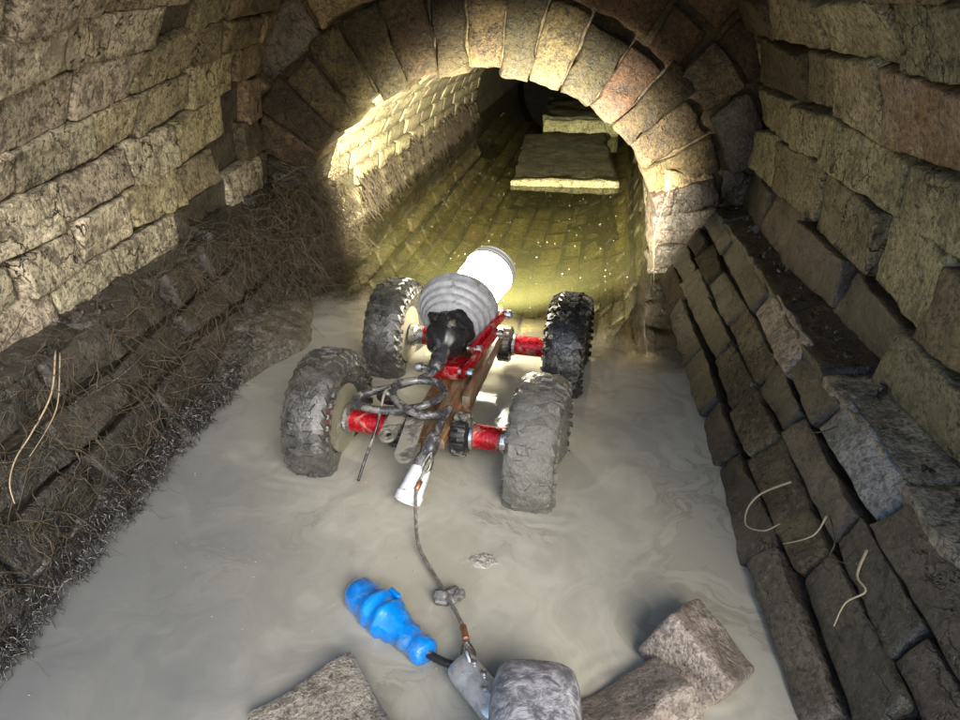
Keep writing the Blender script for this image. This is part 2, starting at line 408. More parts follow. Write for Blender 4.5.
# two slabs across the water
def slab(x0, x1, y0, y1, z0, z1, label):
    t = empty('stone_step', ((x0 + x1) / 2, y0, z0)); tag(t, label, 'step', 'stone steps in the flooded passage')
    mp = lambda s, y: (Vector((y, y0, s)), Vector((0, -1, 0)))
    stone('riser', mp, z0, z1, x0, x1, .05, M['slab'], t, grid=(16, 4, 2), rnd=.010, skew=.008, rough=.011, freq=18)
    mq = lambda s, y: (Vector((y, s, z1 - .004)), Vector((0, 0, 1)))
    stone('tread', mq, y0 + .045, y1, x0 + .005, x1 - .005, .12, M['slab_shade'], t, grid=(12, 14, 1), rnd=.008, skew=.01, rough=.012, freq=12)
slab(-.035, .43, 3.10, 4.25, -.09, .024, 'nearer low pale slab step rising from the passage water')
slab(.07, .50, 4.30, 5.3, -.05, .095, 'farther thicker pale slab step at the dark end of the passage')
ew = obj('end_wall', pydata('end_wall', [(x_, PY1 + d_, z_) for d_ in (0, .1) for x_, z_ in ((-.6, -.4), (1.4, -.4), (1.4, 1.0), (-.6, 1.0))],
         [(0, 1, 2, 3), (4, 7, 6, 5), (0, 4, 5, 1), (3, 2, 6, 7), (0, 3, 7, 4), (1, 5, 6, 2)], False), M['void_dark'])  # added to shut out sky; the void's darkness is in its colour
tag(ew, 'added wall closing the passage behind the steps, painted void-dark', 'wall')

# ================================================================== GROUND, BED, WATER
def grid_sheet(name, x0, x1, y0, y1, nx, ny, zf, mat):
    vs = [(x0 + (x1 - x0) * i / nx, y0 + (y1 - y0) * j / ny, zf(x0 + (x1 - x0) * i / nx, y0 + (y1 - y0) * j / ny)) for i in range(nx + 1) for j in range(ny + 1)]
    fs = [(i * (ny + 1) + j, (i + 1) * (ny + 1) + j, (i + 1) * (ny + 1) + j + 1, i * (ny + 1) + j + 1) for i in range(nx) for j in range(ny)]
    return obj(name, pydata(name, vs, fs), mat)
bed = grid_sheet('stream_bed', -1.0, 1.0, -1.2, 1.5, 40, 50, lambda x, y: -.068 + .008 * noise.noise(Vector((x * 8, y * 8, 0))), M['mudbank']); tag(bed, kind='structure')
# earth added, unseen, to keep sky light out; cut back for daylight
vs = []; fs = []
sec = [(-1.5, -.45), (-1.5, 1.7), (1.5, 1.7), (1.5, -.45)]
for y in (.8, 7.8): vs += [(x, y, z) for x, z in sec]
fs = [(0, 1, 5, 4), (1, 2, 6, 5), (2, 3, 7, 6), (3, 0, 4, 7), (4, 5, 6, 7)]
ea = obj('earth_light_block', pydata('earth_light_block', vs, fs, False), M['mortar']); tag(ea, kind='structure')

def water_mat():
    m, N, L, P = new_mat('silty_water'); pos = position(N, L)
    sep = N.new('ShaderNodeSeparateXYZ'); L.new(pos, sep.inputs[0])
    flat = vmath(N, L, 'MULTIPLY', pos, (1, 1, 0))
    # curling silt: noise warped by noise
    wz = N.new('ShaderNodeTexNoise'); L.new(flat, wz.inputs['Vector']); wz.inputs['Scale'].default_value = 4.5; wz.inputs['Detail'].default_value = 3
    s1 = N.new('ShaderNodeVectorMath'); s1.operation = 'SCALE'; L.new(wz.outputs[1], s1.inputs[0]); s1.inputs['Scale'].default_value = .45
    wp = vmath(N, L, 'ADD', flat, s1.outputs[0])
    sw = tex_noise(N, L, wp, 6, 5, .6, 1.2)
    line = N.new('ShaderNodeMath'); line.operation = 'PINGPONG'; L.new(fmath(N, L, 'MULTIPLY', sw, 9.0), line.inputs[0]); line.inputs[1].default_value = 1.0
    lm = fmath(N, L, 'MULTIPLY', ramp(N, L, line.outputs[0], .32, .0), ramp(N, L, tex_noise(N, L, flat, 3.2, 3), .48, .62))
    fine = tex_noise(N, L, wp, 28, 5, .65)
    c = mix(N, L, ramp(N, L, sw, .35, .68), (.315, .298, .243), (.40, .38, .315))
    c = mix(N, L, fmath(N, L, 'MULTIPLY', lm, .42), c, (.15, .135, .10))
    c = mix(N, L, ramp(N, L, fine, .62, .75, 0, .3), c, (.5, .48, .42))
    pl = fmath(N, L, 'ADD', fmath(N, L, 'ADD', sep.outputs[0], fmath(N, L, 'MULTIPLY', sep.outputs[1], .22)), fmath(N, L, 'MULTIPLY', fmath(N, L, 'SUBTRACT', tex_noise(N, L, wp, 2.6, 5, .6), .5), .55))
    c = mix(N, L, ramp(N, L, pl, .16, -.30, 0, .88), c, (.115, .122, .128))    # thinner silt plus dim bluish reflection, painted along the left shore
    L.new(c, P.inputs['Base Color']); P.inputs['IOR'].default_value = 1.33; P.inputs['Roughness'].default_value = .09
    hb = N.new('ShaderNodeBump'); L.new(tex_noise(N, L, wp, 9, 3, .5, .6), hb.inputs['Height']); hb.inputs['Strength'].default_value = .10; hb.inputs['Distance'].default_value = .012
    hb3 = N.new('ShaderNodeBump'); L.new(tex_noise(N, L, wp, 38, 3, .55, .8), hb3.inputs['Height']); hb3.inputs['Strength'].default_value = .06; hb3.inputs['Distance'].default_value = .004
    L.new(hb.outputs[0], hb3.inputs['Normal']); L.new(hb3.outputs[0], P.inputs['Normal'])
    # clear water: see-through, tinted, mirror by Fresnel
    tr = N.new('ShaderNodeBsdfTransparent'); tr.inputs[0].default_value = (.95, .95, .78, 1)
    df = N.new('ShaderNodeBsdfDiffuse'); df.inputs[0].default_value = (.22, .22, .09, 1)
    gl = N.new('ShaderNodeBsdfGlossy'); gl.inputs['Roughness'].default_value = .03
    fr = N.new('ShaderNodeFresnel'); fr.inputs[0].default_value = 1.33
    hb2 = N.new('ShaderNodeBump'); L.new(tex_noise(N, L, flat, 5, 2), hb2.inputs['Height']); hb2.inputs['Strength'].default_value = .02; hb2.inputs['Distance'].default_value = .01
    L.new(hb2.outputs[0], gl.inputs['Normal']); L.new(hb2.outputs[0], fr.inputs['Normal'])
    m1 = N.new('ShaderNodeMixShader'); m1.inputs[0].default_value = .07; L.new(tr.outputs[0], m1.inputs[1]); L.new(df.outputs[0], m1.inputs[2])
    m2 = N.new('ShaderNodeMixShader'); L.new(fr.outputs[0], m2.inputs[0]); L.new(m1.outputs[0], m2.inputs[1]); L.new(gl.outputs[0], m2.inputs[2])
    # silt stirred up by the wheels ends in a ragged front
    yy = fmath(N, L, 'ADD', sep.outputs[1], fmath(N, L, 'MULTIPLY', sep.outputs[0], .28))
    yy = fmath(N, L, 'ADD', yy, fmath(N, L, 'MULTIPLY', fmath(N, L, 'SUBTRACT', tex_noise(N, L, wp, 3.5, 5, .6), .5), .5))
    mk = ramp(N, L, yy, 1.50, 1.78, 0, 1)
    m3 = N.new('ShaderNodeMixShader'); L.new(mk, m3.inputs[0]); L.new(P.outputs[0], m3.inputs[1]); L.new(m2.outputs[0], m3.inputs[2])
    L.new(m3.outputs[0], N['Material Output'].inputs[0])
    return m
def ripple(x, y):
    # small rings spreading from the wheels, the plug and the fallen bricks
    z = .0012 * max(0, min(1, (1.8 - y) * 3)) * noise.noise(Vector((x * 7, y * 7, 3)))
    if y > 1.75 or y < .45: return z
    dx, dy = x + .014, y - 1.238; ca, sa = math.cos(R(7.7)), math.sin(R(7.7)); u, v = dx * ca - dy * sa, dx * sa + dy * ca
    ds = [(abs(u - ux) - .05, abs(v - vy) - .105) for ux in (-.193, .193) for vy in (-.182, .190)]
    ds = [math.hypot(max(a_, 0), max(b_, 0)) for a_, b_ in ds] + [max(0, math.hypot(x - cx_, y - cy_) - r_) for cx_, cy_, r_ in ((.362, .652, .055), (.288, .57, .055), (-.06, .69, .025), (.0, .645, .02), (-.05, .91, .02))]
    d = min(ds)
    if 0 < d < .12: z += .0010 * math.sin(d * 2 * math.pi / .024) * math.exp(-d / .035) * (.6 + .8 * noise.noise(Vector((x * 12, y * 12, 9))))
    return z
ys = [-1.2 + 1.6 * j / 20 for j in range(20)] + [.4 + 1.4 * j / 300 for j in range(300)] + [1.8 + 5.65 * j / 40 for j in range(41)]
xs = [-.66 + 1.32 * i / 260 for i in range(261)] + [.75, .9, 1.05]
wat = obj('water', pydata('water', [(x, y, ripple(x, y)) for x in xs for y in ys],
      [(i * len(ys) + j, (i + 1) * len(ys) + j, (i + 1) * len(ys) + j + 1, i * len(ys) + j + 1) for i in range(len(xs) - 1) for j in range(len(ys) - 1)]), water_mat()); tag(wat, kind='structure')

# ================================================================== mesh builders for made things
def ring_loft(rings, close=True, cap=True):
    """list of rings (lists of Vectors) -> bmesh"""
    bm = bmesh.new(); V = [[bm.verts.new(p) for p in r] for r in rings]; n = len(V[0])
    for a, b in zip(V, V[1:]):
        for i in range(n if close else n - 1): bm.faces.new((a[i], a[(i + 1) % n], b[(i + 1) % n], b[i]))
    if cap: bm.faces.new(V[0][::-1]); bm.faces.new(V[-1])
    return bm
def frame_of(d):
    d = d.normalized(); u = Vector((0, 0, 1)) if abs(d.z) < .95 else Vector((1, 0, 0))
    a = d.cross(u).normalized(); return a, a.cross(d).normalized()
def lathe(axis_o, axis_d, prof, seg=28, cap=True, wob=0.0):
    """prof: (distance along axis, radius)"""
    d = Vector(axis_d).normalized(); o = Vector(axis_o); a, b = frame_of(d); rings = []
    for t, r in prof:
        rings.append([o + d * t + (a * math.cos(2 * math.pi * i / seg) + b * math.sin(2 * math.pi * i / seg)) * (r * (1 + wob * noise.noise(Vector((t * 60, math.cos(i / seg * 6.28) * 2, math.sin(i / seg * 6.28) * 2))))) for i in range(seg)])
    return ring_loft(rings, True, cap)
def smooth_path(pts, sub=6):
    P = [Vector(p) for p in pts]; out = []
    for i in range(len(P) - 1):
        p0, p1, p2, p3 = P[max(i - 1, 0)], P[i], P[i + 1], P[min(i + 2, len(P) - 1)]
        for k in range(sub):
            t = k / sub
            out.append(.5 * ((2 * p1) + (p2 - p0) * t + (2 * p0 - 5 * p1 + 4 * p2 - p3) * t * t + (3 * p1 - p0 - 3 * p2 + p3) * t ** 3))
    out.append(P[-1]); return out
def tube(pts, r, seg=10, sub=6, rf=None):
    P = smooth_path(pts, sub); rings = []; a = None
    for i, p in enumerate(P):
        d = (P[min(i + 1, len(P) - 1)] - P[max(i - 1, 0)]).normalized()
        if a is None: a, _ = frame_of(d)
        a = (a - d * a.dot(d)).normalized(); b = d.cross(a)
        rr = r * (rf(i / (len(P) - 1)) if rf else 1)
        rings.append([p + (a * math.cos(2 * math.pi * k / seg) + b * math.sin(2 * math.pi * k / seg)) * rr for k in range(seg)])
    return ring_loft(rings)
def rbox(sx, sy, sz, r=.003, mtx=None, n=(3, 3, 3), rough=0.0, freq=30):
    vs, fs = box_grid(*n); bm = bmesh.new(); V = []; sd = Vector((random.random() * 40, random.random() * 40, 0))
    for v in vs:
        p = Vector(rounded(v, (sx / 2, sy / 2, sz / 2), r))
        if rough: p += noise.noise_vector(p * freq + sd) * rough + noise.noise_vector(p * freq * 2.6 + sd) * rough * .5
        V.append(bm.verts.new(mtx @ p if mtx else p))
    for f in fs: bm.faces.new([V[i] for i in f])
    return bm
def along(a, b, roll=0.0):
    """matrix with X along a->b, centred between them"""
    a, b = Vector(a), Vector(b); x = (b - a).normalized(); z = Vector((0, 0, 1)); y = z.cross(x).normalized(); z = x.cross(y)
    m = Matrix((x, y, z)).transposed().to_4x4() @ Matrix.Rotation(roll, 4, 'X'); m.translation = (a + b) / 2; return m

M['rubber'] = plain_mat('black_rubber', (.018, .018, .018), .35, mud=.28, bumpy=.5, sc=70)
M['tyre_clean'] = plain_mat('wet_black_tyre', (.014, .014, .014), .2, mud=.2, bumpy=.7, sc=140, mudcol=(.12, .11, .09), coat=.9)
M['tyre'] = plain_mat('muddy_tyre', (.022, .022, .022), .22, mud=.42, bumpy=.6, sc=90, mudcol=(.075, .072, .064), bd=.004, coat=.9, mw=.4)
M['tyre_mud'] = plain_mat('mud_coated_tyre', (.05, .047, .042), (.14), mud=.8, bumpy=1.0, sc=75, mudcol=(.14, .134, .117), bd=.005, coat=.8, mw=.3)
M['rim'] = plain_mat('mud_splashed_rim', (.3, .29, .24), .5, mud=.6, mudcol=(.2, .185, .13), sc=50)
M['redmetal'] = plain_mat('red_anodised_metal', (.55, .012, .022), .25, metal=.55, mud=.24, mudcol=(.26, .12, .09), bumpy=.3, sc=110, dirt=.5)
M['steel'] = plain_mat('bright_steel', (.62, .62, .62), .25, metal=.95, mud=.1, sc=90, bumpy=.15)
M['dullsteel'] = plain_mat('muddy_steel', (.28, .26, .23), .45, metal=.7, mud=.3, sc=70)
M['wood'] = None
M['cone'] = plain_mat('grey_coated_housing', (.45, .455, .48), .42, metal=.2, mud=.12, sc=90, bumpy=.25, dirt=.4)
M['boot_rub'] = plain_mat('black_boot_rubber', (.02, .02, .022), .22, mud=.05, sc=50, bumpy=.4)
M['cable'] = plain_mat('black_wet_cable', (.045, .045, .05), .25, mud=.3, mudcol=(.17, .165, .16), sc=110, bumpy=.3, coat=.8)
M['white'] = plain_mat('white_plastic', (.75, .76, .78), .3, mud=.1, sc=60, bumpy=.1, dirt=.15)
M['blue'] = plain_mat('wet_blue_tape', (.0, .22, .72), .12, sc=60, bumpy=.6, dirt=.35, coat=1.0, mud=.10, mudcol=(.10, .22, .38), mw=.2)
M['alu'] = plain_mat('scuffed_aluminium', (.55, .56, .58), .35, metal=.6, mud=.2, mudcol=(.3, .3, .3), sc=60, bumpy=.2)
M['copper'] = plain_mat('copper_ferrule', (.5, .22, .12), .35, metal=.8, sc=90, mud=.1)
M['wire'] = plain_mat('steel_wire_rope', (.3, .27, .24), .45, metal=.7, sc=140, bumpy=.6, mud=.3)
M['clay'] = plain_mat('grey_wet_clay', (.16, .155, .145), .25, sc=80, bumpy=.9, dirt=.6)
M['boot'] = plain_mat('silt_smeared_boot', (.13, .125, .14), .45, mud=.33, mudcol=(.42, .41, .43), sc=190, bumpy=.35, mw=.3, coat=.3)
def wood_mat():
    m, N, L, P = new_mat('wet_brown_wood'); t = N.new('ShaderNodeTexCoord')
    v = vmath(N, L, 'MULTIPLY', t.outputs['Object'], (60, 6, 60)); g = tex_noise(N, L, v, 1.5, 6, .65, .6)
    v2 = tex_noise(N, L, t.outputs['Object'], 22, 5, .65)
    c = mix(N, L, ramp(N, L, g, .35, .65), (.075, .034, .016), (.27, .14, .065))
    c = mix(N, L, ramp(N, L, v2, .52, .66, 0, .75), c, (.2, .18, .13))
    L.new(c, P.inputs['Base Color']); L.new(ramp(N, L, v2, .3, .7, .22, .6), P.inputs['Roughness']); bump(N, L, P, [(g, .5, .002), (v2, .4, .003)])
    return m
M['wood'] = wood_mat()

# ================================================================== THE CRAWLER
CX, CY, CA = -.014, 1.238, -7.7
crawler = empty('inspection_crawler', (CX, CY, 0), R(CA))
tag(crawler, 'four-wheeled pipe inspection crawler with red axles and glowing lamp head', 'robot')
Mi = (Matrix.Translation((CX, CY, 0)) @ Matrix.Rotation(R(CA), 4, 'Z')).inverted()
def Lc(x, y, z): return Mi @ Vector((x, y, z))          # world point -> crawler space
TR, TW = .125, .046                                     # tyre radius, half width
def tyre_mesh(lump, seed):
    seg = 132; rings = []; random.seed(seed)
    prof = [(-.030, .062), (-.040, .078), (-.046, .096), (-.044, .110), (-.036, .1175), (-.022, .1205), (-.008, .1215), (.008, .1215), (.022, .1205), (.036, .1175), (.044, .110), (.046, .096), (.040, .078), (.030, .062)]
    bm = bmesh.new(); V = []
    for i in range(seg):
        a = 2 * math.pi * i / seg; row = []
        for x, r in prof:
            p = Vector((x, r * math.cos(a), r * math.sin(a)))
            if lump: p += p.normalized() * (noise.noise(p * 38 + Vector((seed, 0, 0))) * .35 + noise.noise(p * 95) * .4 + abs(noise.noise(p * 170)) * .3) * lump
            row.append(bm.verts.new(p))
        V.append(row)
    for i in range(seg):
        for j in range(len(prof) - 1):
            bm.faces.new((V[i][j], V[i][j + 1], V[(i + 1) % seg][j + 1], V[(i + 1) % seg][j]))
        # close the bead
        bm.faces.new((V[i][0], V[(i + 1) % seg][0], V[(i + 1) % seg][-1], V[i][-1]))
    # tread lugs: rows of slanted blocks round the crown and over the shoulders
    for row, (xc, tw, base, sl, off) in enumerate(((-.012, .011, .1212, .5, 0), (.012, .011, .1212, -.5, .5), (-.033, .011, .1185, -.45, .25), (.033, .011, .1185, .45, .75), (-.0445, .006, .109, 0, .5), (.0445, .006, .109, 0, 0))):
        n = 34
        for i in range(n):
            a = 2 * math.pi * (i + off) / n; da = .062 if abs(xc) < .04 else .05; h = (.0045 if abs(xc) < .04 else .003) * (1 - lump * 60)
            pts = []
            for rr, kk in ((base - .004, 1.0), (base + h, .78)):
                for ux, ua in ((-1, -1), (1, -1), (1, 1), (-1, 1)):
                    x = xc + ux * tw * kk + ua * sl * .009; aa = a + ua * da * kk
                    if abs(xc) > .03: r2 = rr - (max(0, abs(x) - .03) * .45)
                    else: r2 = rr
                    p = Vector((x, r2 * math.cos(aa), r2 * math.sin(aa)))
                    p += noise.noise_vector(p * 60) * (.0015 + lump * .4)
                    pts.append(bm.verts.new(p))
            for f in ((4, 5, 6, 7), (0, 1, 5, 4), (1, 2, 6, 5), (2, 3, 7, 6), (3, 0, 4, 7)): bm.faces.new([pts[k] for k in f])
    return sharp(bm_mesh('tyre', bm), 40)
for nm, x, y, mk, lump, sd, yaw in (('rl', -.193, -.178, 'tyre', .003, 3, 0), ('rr', .193, -.185, 'tyre_mud', .011, 5, 0), ('fl', -.193, .188, 'tyre', .003, 8, 0), ('fr', .193, .192, 'tyre_clean', .003, 11, 0)):
    w = empty('wheel', (x, y, .06), R(yaw), crawler)
    lb = {'rl': 'muddy rear left wheel', 'rr': 'rear right wheel caked in grey mud', 'fl': 'front left wheel lit by the lamp', 'fr': 'clean black front right wheel'}[nm]
    w['label'] = lb
    ty = obj('tyre', tyre_mesh(lump, sd), M[mk], w); ty.scale = (.88, 1, 1); ty.rotation_euler = (R(sd * 7), 0, 0)
    s = -1 if x > 0 else 1
    bm = lathe((-.030, 0, 0), (1, 0, 0), [(0, .02), (.004, .05), (.0, .063), (.010, .061), (.018, .048), (.042, .048), (.050, .061), (.060, .063), (.056, .05), (.060, .02)], 32)
    rim = obj('rim', sharp(bm_mesh('rim', bm), 30), M['rim'], w)
    bm = lathe((s * .034, 0, 0), (s, 0, 0), [(0, .026), (.012, .026), (.016, .022), (.03, .022)], 20)
    obj('hub', sharp(bm_mesh('hub', bm), 30), M['steel'], w)
random.seed(21)
# axle tubes, red with steel collars, a black coupling at the inner end
for y in (-.182, .190):
    for s in (-1, 1):
        x0, x1 = s * .078, s * .148
        ax = obj('axle_tube', sharp(bm_mesh('axle_tube', lathe((x0, y, .06), (s, 0, 0), [(0, .019), (.002, .0215), (.035, .0215), (.068, .0215), (.07, .019)], 28))), M['redmetal'], crawler)
        for xx in (x0 - s * .005, x1 - s * .002):
            obj('end_ring', sharp(bm_mesh('end_ring', lathe((xx, y, .06), (s, 0, 0), [(0, .0225), (.001, .0245), (.006, .0245), (.007, .0225)], 28))), M['steel'], ax)
        bm = lathe((s * .040, y, .06), (s, 0, 0), [(0, .022), (.003, .030), (.016, .034), (.028, .030), (.033, .022)], 24)
        for i in range(12):
            a = 2 * math.pi * i / 12
            b2 = rbox(.026, .011, .010, .002, Matrix.Translation((s * .056, y + .034 * math.cos(a), .06 + .034 * math.sin(a))) @ Matrix.Rotation(a - math.pi / 2, 4, 'X'))
            me = bpy.data.meshes.new('t'); b2.to_mesh(me); b2.free(); bm.from_mesh(me); bpy.data.meshes.remove(me)
        obj('drive_coupling', sharp(bm_mesh('drive_coupling', bm), 35), M['rubber'], crawler)
    obj('axle', bm_mesh('axle', lathe((-.19, y, .06), (1, 0, 0), [(0, .011), (.38, .011)], 14)), M['dullsteel'], crawler)
# wooden chassis
obj('chassis_board', sharp(bm_mesh('chassis_board', rbox(.074, .40, .022, .004, None, (6, 16, 3), .0022, 26))), M['wood'], crawler, loc=(.004, -.035, .075), rot=(R(1.5), 0, 0))
obj('side_rail', sharp(bm_mesh('side_rail', rbox(.016, .30, .034, .003, None, (2, 14, 3), .0018, 26))), M['wood'], crawler, loc=(.048, .03, .088), rot=(R(1.5), 0, 0))
# steel end plates with eyes
for x, y, rz, ln in ((-.012, -.255, 4, .085), (-.052, -.215, -4, .07)):
    bm = bmesh.new(); n = 14; w_ = .0155
    out = [Vector((-w_, ln / 2)), ] + [Vector((w_ * math.cos(math.pi + math.pi * i / n), -ln / 2 + w_ * math.sin(math.pi + math.pi * i / n))) for i in range(n + 1)] + [Vector((w_, ln / 2))]
    N_ = len(out); hole = [Vector((.0075 * math.cos(math.pi / 2 + 2 * math.pi * i / N_ + .2), -ln / 2 + .0075 * math.sin(math.pi / 2 + 2 * math.pi * i / N_ + .2))) for i in range(N_)]
    T = [[bm.verts.new((p.x, p.y, z)) for p in q] for q in (out, hole) for z in (.003, -.003)]
    for i in range(N_):
        j = (i + 1) % N_
        bm.faces.new((T[0][i], T[0][j], T[2][j], T[2][i])); bm.faces.new((T[1][i], T[3][i], T[3][j], T[1][j]))
        bm.faces.new((T[0][i], T[1][i], T[1][j], T[0][j])); bm.faces.new((T[2][i], T[2][j], T[3][j], T[3][i]))
    obj('eye_plate', sharp(bm_mesh('eye_plate', bm), 30), M['dullsteel'], crawler, loc=(x, y, .091), rot=(R(12), 0, R(rz)))
# red saddle under the housing, lift links and bolts
obj('saddle', sharp(bm_mesh('saddle', rbox(.075, .05, .018, .004, None, (4, 4, 3), .0006))), M['redmetal'], crawler, loc=(-.012, -.005, .098))
obj('saddle', sharp(bm_mesh('saddle', rbox(.058, .016, .030, .004, None, (4, 3, 3), .0006))), M['redmetal'], crawler, loc=(-.014, -.042, .104))
for (a, b) in (((.026, -.045, .108), (.058, .075, .138)), ((.028, .015, .128), (.064, .125, .160))):
    lk = obj('lift_link', sharp(bm_mesh('lift_link', rbox((Vector(b) - Vector(a)).length + .016, .010, .019, .003, along(a, b), (4, 2, 2)))), M['redmetal'], crawler)
    for p in (a, b):
        obj('bolt', sharp(bm_mesh('bolt', lathe((p[0] - .012, p[1], p[2]), (1, 0, 0), [(0, .006), (.018, .006), (.019, .0085), (.028, .0085), (.030, .006)], 12)), 30), M['steel'], lk)
obj('bolt', sharp(bm_mesh('bolt', lathe((-.035, -.045, .108), (-1, 0, .0), [(0, .005), (.022, .005), (.023, .009), (.034, .009), (.036, .006)], 12)), 30), M['steel'], crawler)
# housing: cable gland, rubber boot, ribbed cone
A0 = Lc(-.045, 1.185, .128); A1 = Lc(-.026, 1.36, .170); hd = (A1 - A0).normalized()
rib = []
for i in range(4):
    b0 = .112 + i * .0135; r0 = .050 + i * .0082
    rib += [(b0, r0), (b0 + .0015, r0 + .0055), (b0 + .0075, r0 + .0075), (b0 + .009, r0 + .003)]
rib = [(.1, .03)] + rib + [(.168, .080), (.172, .0825), (.180, .0825), (.186, .073), (.190, .04)]
hs = obj('housing', sharp(bm_mesh('housing', lathe(A0, hd, rib, 48)), 40), M['cone'], crawler, )
obj('rubber_boot', bm_mesh('rubber_boot', lathe(A0, hd, [(.034, .013), (.040, .022), (.052, .033), (.066, .040), (.080, .043), (.090, .041), (.098, .045), (.108, .046), (.116, .042), (.120, .03)], 36, True, .26)), M['boot_rub'], hs)
obj('cable_gland', bm_mesh('cable_gland', lathe(A0, hd, [(-.020, .009), (-.012, .014), (-.004, .0155), (.002, .013), (.008, .0165), (.016, .0165), (.022, .015), (.030, .0175), (.044, .016), (.05, .01)], 20, True, .12)), M['cable'], hs)
# neck and lamp head
lp0 = Lc(-.018, 1.375, .172); lp1 = Lc(.0, 1.45, .165); ld = (Lc(.022, 1.53, .178) - Lc(-.004, 1.455, .160)).normalized()
obj('neck', bm_mesh('neck', lathe(lp0, (lp1 - lp0), [(-.02, .03), (.0, .034), (.05, .034), (.075, .04)], 24)), M['dullsteel'], hs)
lo = Lc(-.006, 1.450, .166)
lg, N, L, P = new_mat('lit_lamp_glass')
P.inputs['Base Color'].default_value = (.9, .9, .88, 1); P.inputs['Emission Color'].default_value = (1, .93, .72, 1); P.inputs['Emission Strength'].default_value = 17
lamp = obj('lamp_head', sharp(bm_mesh('lamp_head', lathe(lo, ld, [(-.006, .020), (.000, .040), (.012, .051), (.028, .055), (.076, .055)], 40)), 60), lg, crawler); lamp['label'] = 'glowing white lamp head'
bg_, N, L, P = new_mat('ribbed_lamp_rim'); P.inputs['Base Color'].default_value = (.8, .8, .76, 1); P.inputs['Roughness'].default_value = .25; P.inputs['Metallic'].default_value = .3
bz = obj('bezel', sharp(bm_mesh('bezel', lathe(lo, ld, [(.076, .054), (.077, .0585), (.082, .0585), (.083, .056), (.087, .056), (.088, .0585), (.093, .0585), (.094, .056), (.098, .056), (.099, .058), (.103, .057), (.104, .048), (.098, .047)], 40)), 30), bg_, lamp)
sp_d = bpy.data.lights.new('lamp_beam', 'SPOT'); sp_d.energy = 200; sp_d.color = (1, .93, .68); sp_d.spot_size = R(98); sp_d.spot_blend = .6; sp_d.shadow_soft_size = .04
sp = bpy.data.objects.new('lamp_beam', sp_d); COL.objects.link(sp); sp.parent = crawler
sp.location = lo + ld * .115; sp.rotation_euler = (-(Lc(.0, 3.0, .13) - Lc(0, 1.5, .16))).to_track_quat('Z', 'Y').to_euler()
# cable with its coil, tie and plug
def px(*w): return Lc(*w)
cab = [(-.047, 1.165, .122), (-.063, 1.148, .116), (-.11, 1.115, .112), (-.160, 1.088, .110), (-.172, 1.066, .108), (-.150, 1.046, .106), (-.105, 1.040, .107), (-.05, 1.05, .113), (-.018, 1.085, .118), (-.035, 1.115, .124), (-.075, 1.115, .126), (-.105, 1.09, .128), (-.095, 1.045, .124), (-.05, 1.012, .120), (-.015, 1.02, .117), (-.004, 1.05, .110), (-.012, 1.03, .104), (-.016, 1.00, .097), (-.022, .975, .088)]
cb = obj('cable', bm_mesh('cable', tube([px(*p) for p in cab], .0072, 10, 7)), M['cable'], crawler)
obj('cable_tie', bm_mesh('cable_tie', tube([px(-.11, 1.075, .132), px(-.118, 1.06, .128), px(-.125, 1.02, .085), px(-.14, .985, .04), px(-.148, .962, .012)], .0028, 6, 5)), M['rubber'], cb)
obj('cable_tie', bm_mesh('cable_tie', lathe(px(-.117, 1.068, .115), px(-.11, 1.1, .13) - px(-.117, 1.068, .115), [(-.004, .016), (-.003, .018), (.003, .018), (.004, .016)], 16)), M['rubber'], cb)
p0 = px(-.020, .985, .092); p1 = px(-.052, .905, .022)
obj('connector', bm_mesh('connector', lathe(p0, p1 - p0, [(-.01, .008), (0, .0125), (.02, .014), (.03, .0125), (.036, .0155), (.05, .0165), (.056, .014)], 20, True, .1)), M['cable'], cb)
obj('plug', sharp(bm_mesh('plug', lathe(p0, p1 - p0, [(.052, .014), (.056, .017), (.085, .019), (.098, .0205), (.099, .0225), (.112, .0225), (.114, .018), (.104, .016)], 24)), 35), M['white'], cb)

# ================================================================== TOW ROPE, SWIVEL WEIGHT, BLUE PLUG
rope = empty('tow_rope', (.04, .72, 0)); tag(rope, 'thin steel wire rope trailing from the crawler to the silver weight', 'rope')
RL_ = Vector(rope.location)
wp = [(-.018, .938, .084), (-.030, .925, .06), (-.036, .905, .050), (-.030, .86, .028), (-.018, .815, .014), (.005, .775, .010), (.03, .735, .012), (.052, .695, .016), (.068, .665, .018)]
bm = bmesh.new(); P_ = smooth_path(wp, 10)
for k in range(3):       # three twisted strands
    pts = []
    for i, p in enumerate(P_):
        d = (P_[min(i + 1, len(P_) - 1)] - P_[max(i - 1, 0)]).normalized(); a, b = frame_of(d); ph = i * .9 + k * 2.094
        pts.append(p + (a * math.cos(ph) + b * math.sin(ph)) * .0014 - RL_)
    b2 = tube(pts, .0016, 5, 1); me = bpy.data.meshes.new('t'); b2.to_mesh(me); b2.free(); bm.from_mesh(me)
obj('wire', bm_mesh('wire', bm), M['wire'], rope)
f0, f1 = Vector((.068, .665, .018)) - RL_, Vector((.075, .641, .021)) - RL_
obj('ferrule', sharp(bm_mesh('ferrule', lathe(f0, f1 - f0, [(0, .003), (.001, .0048), (.011, .0042), (.013, .0048), (.025, .0048), (.026, .003)], 14)), 30), M['copper'], rope)
f0, f1 = Vector((-.0315, .918, .054)) - RL_, Vector((-.036, .903, .048)) - RL_
obj('ferrule', bm_mesh('ferrule', lathe(f0, f1 - f0, [(0, .003), (.001, .0045), (.017, .0045), (.018, .003)], 12)), M['copper'], rope)
